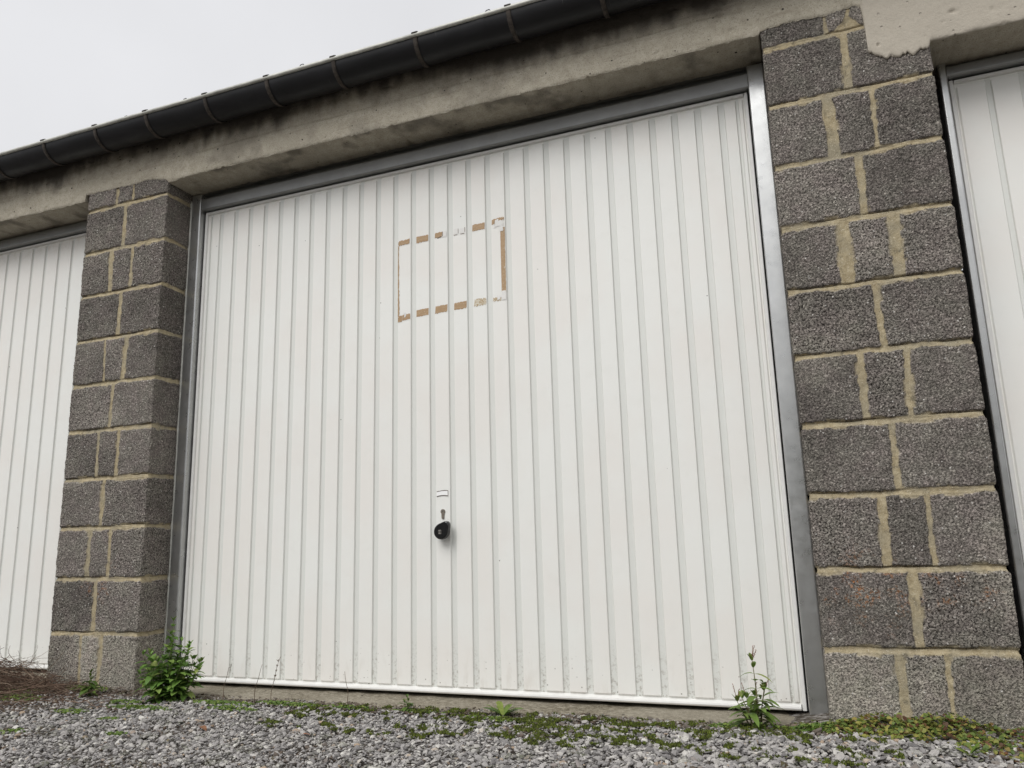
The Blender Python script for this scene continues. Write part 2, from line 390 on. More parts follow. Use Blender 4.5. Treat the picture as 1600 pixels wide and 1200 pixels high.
BED = [1.8, 1.5992, 1.3985, 1.198, 1.0013, .8031, .6042, .4068, .2053, 0.0]
def pillar(xa, xb, rows, seed, lich, yd=.15, yback=.15):
    st = .0024
    tot = yd+(xb-xa)+yback
    U = np.arange(0, tot+st/2, st); Zs = np.arange(-.26, 1.96, st)
    UU, ZZ = np.meshgrid(U, Zs, indexing='ij')
    x = np.clip(xa+(U-yd), xa, xb); y = np.where(U < yd, yd-U, np.where(U > yd+xb-xa, U-yd-(xb-xa), 0.))
    nx = np.where(U < yd-1e-9, -1., np.where(U > yd+xb-xa+1e-9, 1., 0.)); ny = np.where((U >= yd) & (U <= yd+xb-xa), -1., 0.)
    k = 5; ker = np.ones(k)/k
    nx = np.convolve(np.pad(nx, k//2, 'edge'), ker, 'valid'); ny = np.convolve(np.pad(ny, k//2, 'edge'), ker, 'valid')
    nl = np.hypot(nx, ny); nx /= nl; ny /= nl
    XX = xa+(UU-yd)       # unfolded x
    # distance to joints (positive inside mortar)
    wob = .0045*fbm(UU, ZZ, 60, seed, 4)
    bd = np.full(UU.shape, -9.); strike = np.zeros(UU.shape); crk = np.zeros(UU.shape); row = np.zeros(UU.shape, int)
    for i, zb in enumerate(BED):
        zz = zb+.004*vn(UU, 0*UU+i, 9, seed+3)+.003*vn(UU, 0*UU+i, 31, seed+4)
        hw = .0082+.0035*vn(UU, 0*UU+i*7.3, 14, seed+5)
        crk = np.maximum(crk, np.exp(-((ZZ-zz-hw*.82)/.0016)**2)*sstep(-.02, .2, fbm(UU, UU*0+i*3.1, 7, seed+6, 4)))
        strike = np.where(np.abs(ZZ-zz) < hw*1.3, np.clip(.5+(ZZ-zz)/(2*hw), 0, 1), strike)
        bd = np.maximum(bd, hw-np.abs(ZZ-zz)); row += (ZZ < zz)
    vd = np.full(UU.shape, -9.); bid = np.zeros(UU.shape)
    for i, js in enumerate(rows):
        inr = row == i; col_ = np.zeros(UU.shape)
        zt = BED[i-1] if i > 0 else 2.0; zb = BED[i] if i < len(BED) else -.2
        for xt, xbm, wd in js:
            xc = xbm+(xt-xbm)*np.clip((ZZ-zb)/(zt-zb), -.2, 1.2)+.0025*vn(0*UU+i, ZZ, 40, seed+8)
            hw = wd/2*(1+.25*vn(0*UU+i, ZZ, 22, seed+11+int(xt*1000) % 37))
            vd = np.where(inr, np.maximum(vd, hw-np.abs(XX-xc)), vd); col_ += (XX > xc)
        bid = np.where(inr, i*5+col_, bid)
    if seed == 11:
        tz = 1.806+.046*(1-np.abs(XX-.252)/.042); vd = np.where(row == 0, np.maximum(vd, np.minimum((tz-ZZ)*.6, .02)), vd)
        vd = np.where(row == 0, np.maximum(vd, .004-np.abs(XX-.252-.25*(ZZ-1.85))), vd)
        vd = np.where((row == 1) & (ZZ > 1.765), np.maximum(vd, .010-np.abs(XX-.225-.6*(1.79-ZZ))-.25*np.maximum(1.79-ZZ, 0)), vd)
    d = np.maximum(bd, vd)+wob
    mort = sstep(-.0007, .0012, d)
    smear = sstep(.16, .3, fbm(UU, ZZ, 20, seed+50, 4))*sstep(-.009, -.002, d); mort = np.maximum(mort, smear*.8)
    tone = hash2(bid, bid*0+seed, 77)
    poro = np.clip(hash2(bid+3, bid*0+seed, 99)+.5*fbm(UU, ZZ, 7, seed+73, 2), 0, 1)
    tone = np.clip(.5+(tone-.5)*.75+.55*fbm(UU, ZZ, 6, seed+70, 4)+.35*fbm(UU, ZZ, 45, seed+71, 2), 0, 1)
    rough = .0016*fbm(UU, ZZ, 130, seed+90, 2)-.0035*np.clip(fbm(UU, ZZ, 85, seed+92, 2)-.3, 0, 1)*3*poro+.0009*rng.uniform(-1, 1, UU.shape)+.0022*fbm(UU, ZZ, 10, seed+91, 3)
    blk = rough+.0018*(tone-.5)
    edge = -.003*np.exp(-np.clip(-d, 0, 1)/.002)
    blk = blk+edge
    mh = -.0038-.0065*strike**1.3*(bd > 0)*sstep(-.35, .2, fbm(UU, ZZ*.3, 6, seed+94, 3))+.0015*fbm(UU, ZZ, 30, seed+95, 4)-.0016*sstep(.003, .0075, d)+.0012*sstep(.0, .003, d)
    h = blk*(1-mort)+mh*mort-.008*crk*np.clip(np.minimum(UU-yd, yd+xb-xa-UU)/.02+.4, 0, 1)
    # chipped arrises
    dc = np.minimum(np.abs(UU-yd), np.abs(UU-yd-(xb-xa)))
    h = h-.004*np.exp(-dc/.003)*(.7+1.1*vn(UU*0, ZZ, 60, seed+97))-.012*np.exp(-dc/.008)*np.clip(fbm(UU*0, ZZ, 16, seed+98, 2)-.42, 0, 1)
    P = np.stack([x[:, None]+nx[:, None]*h, y[:, None]+ny[:, None]*h, ZZ], -1)
    pale = sstep(.06, -.05, ZZ+.06*fbm(UU, ZZ, 12, seed+33, 3))*.8
    pale = np.maximum(pale, .35*sstep(.15, .5, fbm(UU, ZZ, 5, seed+34, 4)))
    lf = np.zeros(UU.shape)
    for lx, lz, lr in lich: lf = np.maximum(lf, np.exp(-((XX-lx)**2+(ZZ-lz)**2)/lr**2))
    lf = lf*sstep(-.05, .45, fbm(UU, ZZ, 40, seed+35, 3))
    ob = grid_mesh('block_pillar', P, M['block'], None, {'mortar': mort, 'tone': tone, 'poro': poro, 'lichen': lf, 'pale': pale})
    attach(ob)
    return ob
RJ = [[(.189, .189, .013)], [(.235, .231, .022)], [(.169, .173, .035), (.291, .289, .013)], [(.235, .232, .022)], [(.173, .167, .037), (.305, .303, .031)],
      [(.234, .239, .018)], [(.176, .173, .021), (.293, .284, .016)], [(.234, .231, .019)], [(.186, .18, .023), (.295, .292, .014)], [(.237, .234, .024)], [(.183, .183, .026), (.293, .289, .014)]]
LJ = [[(-2.713, -2.717, .015), (-2.624, -2.623, .011)], [(-2.661, -2.663, .020)], [(-2.724, -2.717, .023), (-2.602, -2.603, .015)], [(-2.65, -2.652, .022)],
      [(-2.719, -2.709, .012), (-2.599, -2.606, .022)], [(-2.653, -2.657, .018)], [(-2.715, -2.71, .014), (-2.602, -2.602, .018)], [(-2.661, -2.663, .018)],
      [(-2.716, -2.717, .021), (-2.606, -2.604, .017)], [(-2.663, -2.66, .021)], [(-2.721, -2.712, .014), (-2.61, -2.615, .018)]]
pr = pillar(0.0, .4595, RJ, 11, [(.10, .175, .07), (.05, .14, .05), (.14, .12, .05), (.30, .16, .05), (.17, .05, .02), (.2, .16, .05), (.4, .13, .03)])
pl = pillar(-2.8896, -2.4261, LJ, 29, [(-2.70, .17, .035), (-2.63, .16, .035), (-2.68, .13, .03), (-2.58, .26, .02)])
# a further pillar beyond the left door, seen only from other positions
# core walls, rear wall and roof: close the building so that no light comes from behind
mb = MB()
for a, b in ((-2.87, -2.45), (.02, .44)): mb.box(a, b, .14, 5, -.3, 2.1)
mb.box(-7.2, -5.35, .0, 5, -.3, 1.9); mb.box(2.95, 4.6, .0, 5, -.3, 1.9); mb.box(-7.2, 4.6, 5.003, 5.2, -.3, 2.5)
attach(mb.build('inner_wall', M['inner']))
mb = MB()
nx_ = 240
for i in range(nx_):
    xa = -7.3+i*(12./nx_); xb = xa+12./nx_; za = .012*math.cos(xa*2*math.pi/.177); zb = .012*math.cos(xb*2*math.pi/.177)
    mb.add([(xa, -.045, 2.145+za), (xb, -.045, 2.145+zb), (xb, 5.3, 2.62+zb), (xa, 5.3, 2.62+za),
            (xa, -.045, 2.137+za), (xb, -.045, 2.137+zb), (xb, 5.3, 2.61+zb), (xa, 5.3, 2.61+za)], [(0, 1, 2, 3), (7, 6, 5, 4), (4, 5, 1, 0)])
attach(mb.build('roof', M['roof'], None, True))

# ---------------------------------------------------------------- cast concrete lintel with ragged lower edge
def lintel():
    pts = [(-7.2, 1.862), (-3.46, 1.862), (-2.914, 1.853), (-2.9055, 1.853), (-2.903, 1.886), (-2.807, 1.883), (-2.731, 1.883), (-2.637, 1.879), (-2.527, 1.887), (-2.45, 1.868), (-2.428, 1.86),
           (-2.424, 1.848), (-2.337, 1.856), (-2.21, 1.857), (-1.1, 1.856), (-.004, 1.856), (.0, 1.866), (.025, 1.87), (.102, 1.875), (.185, 1.866), (.212, 1.867), (.249, 1.874), (.290, 1.872), (.2935, 1.845), (.287, 1.808),
           (.292, 1.791), (.2925, 1.759), (.297, 1.715), (.315, 1.692), (.348, 1.679), (.377, 1.675), (.391, 1.682), (.41, 1.672), (.436, 1.68), (.457, 1.683), (.4605, 1.70), (.9, 1.699), (4.6, 1.699)]
    for i in range(1, len(pts)):            # keep x monotone
        if pts[i][0] <= pts[i-1][0]: pts[i] = (pts[i-1][0]+.001, pts[i][1])
    xs = np.unique(np.concatenate([np.arange(-7.2, -5, .03), np.arange(-5, 1.6, .0045), np.arange(.27, .47, .0015), np.arange(1.6, 4.6, .03), [-2.9065, -2.905, -2.4255, -2.4275, -.0015, .0005, .4590, .4605]]).round(3))
    zl = np.interp(xs, [p[0] for p in pts], [p[1] for p in pts])
    pil = ((xs > -2.9056) & (xs < -2.4262)) | ((xs > 0) & (xs < .4598))
    rag = np.where(pil, .0055, .0022)
    rag = np.where((xs > .286) & (xs < .459), .012, rag)
    zl = zl+rag*fbm(xs, xs*0, 70, 3, 4)+np.clip(fbm(xs, xs*0+5, 30, 12, 2)-.38, 0, 1)*.02*(~pil)
    top = 2.16; nf = 110; t = np.linspace(0, 1, nf)
    inset = np.where(pil, .012, .40)
    ns = 60; tt = np.linspace(1, 0, ns)[:-1]
    # soffit rows run from deep to the arris, then the face rises
    Xs = xs[:, None]
    Ys = inset[:, None]*tt[None]**1.5; Zs_ = zl[:, None]+0*Ys
    Zf = zl[:, None]+(top-zl[:, None])*t[None]; Yf = 0*Zf-.0035
    hF = .0016*fbm(Xs+0*Zf, Zf, 14, 40, 4)+.0007*fbm(Xs+0*Zf, Zf, 120, 41, 2)
    line = 1.955+.006*fbm(xs, xs*0, 4, 44, 3)[:, None]
    vis = sstep(-.15, .1, fbm(xs, xs*0, 3, 45, 2))[:, None]
    hF = hF-.0045*np.exp(-((Zf-line)/.0032)**2)*vis
    hF = hF-.003*np.clip(fbm(Xs+0*Zf, Zf, 40, 49, 3)-.42, 0, 1)*6
    hF = hF-.004*np.exp(-(Zf-zl[:, None])/.004)*(1+1.2*vn(Xs+0*Zf, 0*Zf, 50, 47))
    # the patch above the right pillar is slightly proud
    patch = sstep(.285, .30, Xs+0*Zf)*(1-sstep(.9, 1.6, Xs+0*Zf))*sstep(1.97, 1.9, Zf+.03*fbm(Xs+0*Zf, Zf, 12, 48, 3))
    hF = hF+.0025*patch
    Yf = Yf-hF
    hS = .0012*fbm(Xs+0*Ys, Ys, 12, 60, 4)
    Zs_ = Zs_+hS*(tt[None] > .05)
    P = np.stack([np.broadcast_to(Xs, (len(xs), ns-1+nf)), np.concatenate([Ys, Yf], 1), np.concatenate([Zs_, Zf], 1)], -1)
    # black algae streaks, widened to paint in the gutter's shadow on the beam
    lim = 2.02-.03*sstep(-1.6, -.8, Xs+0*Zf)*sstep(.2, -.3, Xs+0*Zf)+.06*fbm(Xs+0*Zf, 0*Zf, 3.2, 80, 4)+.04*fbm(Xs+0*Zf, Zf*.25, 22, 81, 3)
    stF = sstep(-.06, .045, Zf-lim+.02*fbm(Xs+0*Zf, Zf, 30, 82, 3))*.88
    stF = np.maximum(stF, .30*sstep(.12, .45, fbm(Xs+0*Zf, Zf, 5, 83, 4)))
    stS = .12+.45*sstep(.05, .5, fbm(Xs+0*Ys, Ys, 9, 84, 4))+.35*sstep(.1, .3, Ys)  # soffit blotches, darker towards the back
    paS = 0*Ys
    o = grid_mesh('concrete_lintel', P, M['concrete'], None, {'stain_shade': np.concatenate([stS, stF], 1), 'patch': np.concatenate([paS, patch], 1)})
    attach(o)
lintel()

# ---------------------------------------------------------------- threshold slabs (one per bay)
def sill(xa, xb, zt, seed):
    xs = np.arange(xa, xb+.001, .008); s = np.array([-.03, -.028, -.026]+list(np.linspace(-.02, .45, 60)))
    zz = np.array([zt-.08, zt-.03, zt-.008]+[zt]*60)
    X, Sx = np.meshgrid(xs, s, indexing='ij'); Z = np.broadcast_to(zz, X.shape)+.0035*fbm(X, Sx, 18, seed, 5)
    Y = Sx+.012*fbm(X, X*0, 9, seed+3, 4)*np.exp(-(Sx+.03)/.05)
    attach(grid_mesh('threshold_slab', np.stack([X, Y, Z], -1), M['sill']))
sill(-2.425, -.001, -.203, 5); sill(-5.3, -2.89, -.185, 6); sill(.46, 2.95, -.22, 7)

# ---------------------------------------------------------------- garage doors
YF = .165
def door(x0, x1, z0, z1, centres, gw, label=None, bev=.003, dep=.0065, edge=True):
    rimw = .014; rb = .019
    prof = []            # (x, depth, groove flag)
    xa, xb = x0+rimw, x1-rimw
    prof.append((xa-.003, dep, 0)); prof.append((xa+.002, dep, 0)); prof.append((xa+.006, 0, 0))
    gs = sorted([(c, gw) for c in centres]+([(xa+.022, .007), (xb-.022, .007)] if edge else []))
    for c, g in gs:
        if c-g/2-bev < xa+.008 or c+g/2+bev > xb-.008: continue
        prof += [(c-g/2-bev, 0, 0), (c-g/2-bev*.7, .0012, .2), (c-g/2, dep, 1), (c+g/2, dep, 1), (c+g/2+bev*.7, .0012, .2), (c+g/2+bev, 0, 0)]
    prof += [(xb-.006, 0, 0), (xb-.002, dep, 0), (xb+.003, dep, 0)]
    pf = np.array(prof); 
    zr = [z0+rb-.004, z0+rb+.001, z0+rb+.005]+list(np.linspace(z0+rb+.03, z1-rimw-.03, 26))+[z1-rimw-.010, z1-rimw-.006, z1-rimw+.002]
    zr = np.array(zr); e = np.zeros(len(zr)); e[:2] = 1; e[-2:] = 1
    X = np.broadcast_to(pf[:, 0][:, None], (len(pf), len(zr))); Z = np.broadcast_to(zr, X.shape)
    D = np.maximum(pf[:, 1][:, None], e[None]*dep)
    wav = .0012*fbm(X, Z, 1.6, 3, 2)
    P = np.stack([X, YF+D+wav, Z], -1)
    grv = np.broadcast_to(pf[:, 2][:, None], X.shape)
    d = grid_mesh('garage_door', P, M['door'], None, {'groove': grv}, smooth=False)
    attach(d)
    if label: d['label'] = label
    # perimeter rim: rounded L sections
    mb = MB(); yb = YF+.035
    def rimprof(w, p):  # (across, outward)
        return [(0, 0), (0, .035+p-.002), (.0015, .035+p), (w*.55, .035+p), (w*.8, .035+p-.0015), (w, .035-.009), (w, 0)]
    mb.sweep([(a, b) for a, b in rimprof(rimw, .002)], (x0, yb, z0), (x0, yb, z1), Vector((1, 0, 0)), Vector((0, -1, 0)))
    mb.sweep([(a, b) for a, b in rimprof(rimw, .002)], (x1, yb, z0), (x1, yb, z1), Vector((-1, 0, 0)), Vector((0, -1, 0)))
    mb.sweep([(a, b) for a, b in rimprof(rimw*.9, .003)], (x0+rimw, yb, z1), (x1-rimw, yb, z1), Vector((0, 0, -1)), Vector((0, -1, 0)))
    br = [(0, 0), (0, .035+.004), (.002, .035+.0065), (.006, .035+.008), (.011, .035+.0065), (.0135, .035+.002), (rb-.002, .035-.005), (rb, .030-.006), (rb, 0)]
    mb.sweep(br, (x0+rimw+.0005, yb, z0), (x1-rimw-.0005, yb, z0), Vector((0, 0, 1)), Vector((0, -1, 0)))
    attach(mb.build('edge_rim', M['rim']), d)
    return d
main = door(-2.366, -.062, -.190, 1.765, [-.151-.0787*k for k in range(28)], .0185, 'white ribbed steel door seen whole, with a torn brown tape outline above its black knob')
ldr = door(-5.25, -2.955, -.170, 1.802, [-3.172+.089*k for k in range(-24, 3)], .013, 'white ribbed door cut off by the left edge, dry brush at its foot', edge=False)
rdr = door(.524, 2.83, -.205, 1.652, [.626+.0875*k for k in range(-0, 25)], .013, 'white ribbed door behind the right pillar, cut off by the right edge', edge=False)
def bevbox(mb, x0, x1, y0, y1, z0, z1, b, axis):
    """box with rounded front edges, long in 'x' or 'z'"""
    if axis == 'z':
        w_ = x1-x0; pr_ = [(0, y1-y0)]
        for a in np.linspace(0, math.pi/2, 5): pr_.append((b-b*math.cos(a), b-b*math.sin(a)))
        for a in np.linspace(0, math.pi/2, 5): pr_.append((w_-b+b*math.sin(a), b-b*math.cos(a)))
        pr_.append((w_, y1-y0))
        mb.sweep(pr_[::-1], (x0, y0, z0), (x0, y0, z1), Vector((1, 0, 0)), Vector((0, 1, 0)))
    else:
        w_ = z1-z0; pr_ = [(0, y1-y0)]
        for a in np.linspace(0, math.pi/2, 5): pr_.append((b-b*math.cos(a), b-b*math.sin(a)))
        for a in np.linspace(0, math.pi/2, 5): pr_.append((w_-b+b*math.sin(a), b-b*math.cos(a)))
        pr_.append((w_, y1-y0))
        mb.sweep(pr_, (x0, y0, z0), (x1, y0, z0), Vector((0, 0, 1)), Vector((0, 1, 0)))
def frame(x0, x1, px0, px1, zb, zh0, zh1, ztop, yf=.137):
    """x0,x1: opening; px0,px1: panel edges"""
    mb = MB(); bevbox(mb, px0-.006, px1+.006, yf+.002, yf+.075, zh0, zh1, .006, 'x')
    mb.box(px0-.02, px1+.02, yf+.03, yf+.04, zh1-.01, ztop+.02)
    h = attach(mb.build('door_frame', M['headsteel'], None, False))
    for a, b in ((x0+.002, px0-.006), (px1+.006, x1-.0015)):
        mb = MB(); bevbox(mb, a, b, yf, yf+.08, zb, zh1+.022, .0055, 'z')
        attach(mb.build('frame_post', M['steel'], None, False), h)
    # near-black strips and backing sheet paint the shade in the gap round the panel
    mb = MB()
    for a, b in ((px0-.0055, px0-.001), (px1+.001, px1+.0055)): mb.box(a, b, YF+.012, YF+.05, zb, zh0)
    mb.box(px0-.005, px1+.005, YF+.04, YF+.06, zb-.0, zh0+.02)
    attach(mb.build('gap_shade_fill', M['dark']), h)
    zs = np.arange(zb, zh1, .01)
    if x0 < -2 and x0 > -3:
        xw = x0+.004+.0035*fbm(zs, zs*0, 9, 3, 3); P = np.stack([np.stack([xw*0+x0-.006, xw*0+yf-.001, zs], -1), np.stack([xw, xw*0+yf-.0025, zs], -1), np.stack([xw+.001, xw*0+yf+.003, zs], -1)], 1)
        attach(grid_mesh('sealant', P, M['bead'], None), h)
    # wavy foil strip squeezed under the lintel
    xs = np.arange(px0-.03, px1+.03, .01); n = len(xs)
    zt = np.full(n, ztop+.012); zlw = ztop-.011+.006*fbm(xs, xs*0, 12, 9, 3)
    P = np.stack([np.stack([xs, yf+.018+.004*fbm(xs, xs*0+1, 20, 10, 2), zlw], -1), np.stack([xs, yf+.022+.002*fbm(xs, xs*0+2, 15, 12, 2), zt], -1)], 1)
    attach(grid_mesh('foil_strip', P, M['darksteel'], smooth=True), h)
    return h
frame(-2.4261, 0.0, -2.366, -.062, -.20, 1.769, 1.822, 1.856)
frame(-5.35, -2.8896, -5.25, -2.955, -.19, 1.806, 1.852, 1.864)
frame(.494, 2.95, .524, 2.83, -.215, 1.656, 1.690, 1.702)

# ---- handle, lock, sticker, tape on the main door
def handle():
    mb = MB(); n = 48; cx, cz = -1.2065, .3475
    def outline(s):
        o = []
        for i in range(n):
            a = 2*math.pi*i/n; r_ = .0272
            da = abs((a-math.radians(52)+math.pi) % (2*math.pi)-math.pi)
            r_ = r_+.0115*math.exp(-(da/.42)**2)+.004*math.exp(-(da/.9)**2)
            o.append((cx+r_*s*math.cos(a), cz+r_*s*math.sin(a)))
        return o
    rings = [(.55, YF+.002), (.62, YF-.012), (.97, YF-.016), (1.0, YF-.020), (1.0, YF-.030), (.96, YF-.035), (.88, YF-.037)]
    vs = []; fs = []
    for s, y in rings: vs += [(a, y, b) for a, b in outline(s)]
    for k in range(len(rings)-1): fs += [(k*n+i, k*n+(i+1) % n, (k+1)*n+(i+1) % n, (k+1)*n+i) for i in range(n)]
    fs.append(tuple((len(rings)-1)*n+i for i in range(n)))
    mb.add(vs, [q[::-1] for q in fs]); h = attach(mb.build('handle', M['black'], None, False), main)
    e = MB(); x, z, y = -1.2085, .3465, YF-.0375
    e.box(x-.0055, x+.0055, y-.0006, y+.0004, z-.007, z+.007)
    e.box(x-.0042, x-.0022, y-.0011, y-.0008, z-.005, z+.005, 1); e.box(x+.0022, x+.0042, y-.0011, y-.0008, z-.005, z+.005, 1); e.box(x-.002, x+.002, y-.0011, y-.0008, z-.001, z+.001, 1)
    attach(e.build('emblem', [mat_simple('emblem_metal', (.35, .33, .3), .4, .6, .1), M['dark']]), main)
    mb = MB(); x, z = -1.2135, .4175
    pts = [(x+.0086*math.cos(math.radians(-50+280*i/19)), z+.0086*math.sin(math.radians(-50+280*i/19))) for i in range(20)]
    pts += [(x-.005, z-.0215), (x-.0036, z-.0245), (x, z-.0256), (x+.0036, z-.0245), (x+.005, z-.0215)]
    n = len(pts); vs = [(a, YF-.003, b) for a, b in pts]+[(a, YF+.004, b) for a, b in pts]
    mb.add(vs, [tuple(range(n))[::-1]]+[(i, n+i, n+(i+1) % n, (i+1) % n) for i in range(n)])
    ring = [(x+.0038*math.cos(2*math.pi*i/16), z+.001+.0038*math.sin(2*math.pi*i/16)) for i in range(16)]
    mb.add([(a, YF-.0034, b) for a, b in ring], [tuple(range(16))[::-1]], 1)
    mb.box(x-.0007, x+.0007, YF-.0040, YF-.0036, z-.0015, z+.0035, 2)
    attach(mb.build('lock_cylinder', [M['cyl'], mat_simple('lock_core', (.3, .28, .25), .35, .8, .1), M['dark']]), main)
    # torn white label
    mb = MB(); m_ = 16; xs = np.linspace(-1.2375, -1.1925, m_)
    top_ = .4875+.0045*np.sin((xs+1.2375)/.045*2.2+.2)+.0008*vn(xs, xs*0, 400, 3); bot = .4710+.003*np.sin((xs+1.2375)/.045*3.1)
    def strip(t_, b_, y, mi, grow=0.):
        vs = [(a, y, q+grow) for a, q in zip(xs, t_)]+[(a, y, q-grow) for a, q in zip(xs, b_)]
        mb.add(vs, [(i, m_+i, m_+i+1, i+1) for i in range(m_-1)], mi)
    strip(top_, bot, YF-.0009, 0); strip(top_+.0008*vn(xs, xs*0, 900, 5), top_-.0012, YF-.0012, 1, .0006); strip(bot+.001, bot, YF-.0012, 1, .0008)
    mb.box(-1.1938, -1.1924, YF-.0013, YF-.001, .472, .491, 1)
    attach(mb.build('sticker', [mat_simple('paper', (.93, .93, .92), .7, 0, .03), mat_simple('grime', (.12, .1, .08), .9, 0, .4, 300)]), main)
handle()
def tape():
    R = random.Random(4); T = __import__('collections').defaultdict(MB); cur = ['t']; cs = [-.151-.0787*k for k in range(28)]
    def rib(k): return cs[k+1]+.0125, cs[k]-.0125       # face between groove k+1 and k
    ks = [k for k in range(27) if cs[k] < -.86 and cs[k+1] > -1.42]
    def patch(x0, x1, z0, z1, sl=0., mi=0, y=.0007, rg=.0016):
        n = max(4, int((x1-x0)/.0028)); a = []; b = []
        for i in range(n+1):
            t = i/n; x = x0+(x1-x0)*t; a.append((x, YF-y, z1+sl*t+R.uniform(-rg, rg))); b.append((x, YF-y, z0+sl*t+R.uniform(-rg, rg)))
        a[0] = (x0+R.uniform(0, rg), a[0][1], a[0][2]); b[-1] = (x1-R.uniform(0, rg), b[-1][1], b[-1][2])
        T[cur[0]].add(a+b, [(i, n+1+i, n+2+i, i+1) for i in range(n)], mi)
    for k in ks:
        a, b = rib(k); top = 1.468; bot = 1.168-.0*(k); j = ks.index(k)
        order = len(ks)-1-j          # 0 = left-most rib
        cur[0] = 't%d' % order; zt = 1.468+.002*order; zb = 1.158+.0025*order
        if order == 0: patch(a+.003, b-.003, zt-.023, zt-.004, .004); patch(a, a+.0028, zt-.02, zt-.007, .0)
        elif order in (1, 4): patch(a+.001, b-.001, zt-.026, zt-.001, .001)
        elif order == 2:
            patch(a+.002, a+.033, zt-.022, zt-.002, .002); patch(a+.032, b-.002, zt-.024, zt-.001, .001, 1, .0009)
            patch(a+.033, a+.036, zt-.02, zt-.0, 0, 2, .0011, .002); patch(a+.012, a+.03, zt-.026, zt-.022, .003, 2, .0011, .002)
        elif order == 3:
            for q in (0, .0275): patch(a+.002+q, a+.022+q, zt-.025, zt-.002, -.002 if q else .002, 1, .0009, .001); patch(a+.021+q, a+.0228+q, zt-.02, zt-.002, 0, 2, .0011, .001); patch(a+.004+q, a+.02+q, zt-.0265, zt-.0252, 0, 2, .0011, .0008)
        elif order == 5:
            patch(a+.002, a+.036, zt-.016, zt+.003, .004); patch(a+.012, b-.006, zt-.03, zt-.004, .008, 1, .0015, .004); patch(a+.03, b-.001, zt-.004, zt+.006, .001, 0, .0018, .003)
        # lower strip
        cur[0] = 'b%d' % order
        if order == 0: patch(a-.001, a+.018, zb-.02, zb+.004, .0); patch(a+.018, b-.001, zb-.016, zb+.005, .003); patch(a+.026, a+.036, zb-.005, zb+.009, .004, 1, .0014, .004)
        elif order in (1, 2, 3): patch(a+.001, b-.001, zb-.013, zb+.014, .003, 0, .0007, .001 if order == 1 else .002)
        elif order == 4: patch(a+.003, b-.001, zb-.012, zb+.013, .002, 3, .0007, .003)
        elif order == 5: patch(a+.001, a+.034, zb-.008, zb+.006, .003, 3, .0007, .003); patch(a+.018, b-.002, zb+.0, zb+.014, .006, 1, .0016, .005)
    def vstrip(x0, x1, z0, z1, mi=0, rg=.001, y=.0008, taper=0):
        n = 40; a = []; b = []
        for i in range(n+1):
            t = i/n; z = z0+(z1-z0)*t; wdt = (x1-x0)*(1-taper*(t)); a.append((x0+R.uniform(-rg, rg)*.4, YF-y, z)); b.append((x0+wdt+R.uniform(-rg, rg), YF-y, z))
        T[cur[0]].add(a+b, [(i, i+1, n+2+i, n+1+i) for i in range(n)], mi)
    aL, _ = rib(ks[-1]); _, bR = rib(ks[0])
    cur[0] = 'l'; vstrip(aL-.0005, aL+.006, 1.15, 1.445, 0, .0015, .0008, .55)
    cur[0] = 'r'; vstrip(bR-.018, bR-.0005, 1.195, 1.445, 0, .0007); vstrip(bR-.017, bR-.001, 1.165, 1.20, 1, .002, .0019); vstrip(bR-.02, bR-.006, 1.43, 1.462, 1, .003, .0021)
    tp = Mat('brown_tape'); n_ = tp.noise(1, 5, .7, tp.scaled((30, 30, 260)))
    c = tp.ramp(n_, [(.25, (.34, .21, .11)), (.5, (.43, .29, .165)), (.7, (.5, .37, .24))])
    c = tp.mix(tp.rng(tp.noise(130, 5, .7), .62, .7), c, (.74, .7, .62)); t0 = tp.done(c, .45)
    tq = Mat('faded_tape'); c = tq.mix(tq.rng(tq.noise(150, 5, .7), .42, .56), (.42, .3, .16), (.68, .63, .52)); t1 = tq.done(c, .6)
    mats = [t0, mat_simple('tape_paper', (.80, .79, .76), .7, 0, .04, 90), mat_simple('tape_grime', (.2, .14, .09), .9, 0, .3, 200), t1]
    for k in T: attach(T[k].build('tape_piece', mats), main)
tape()

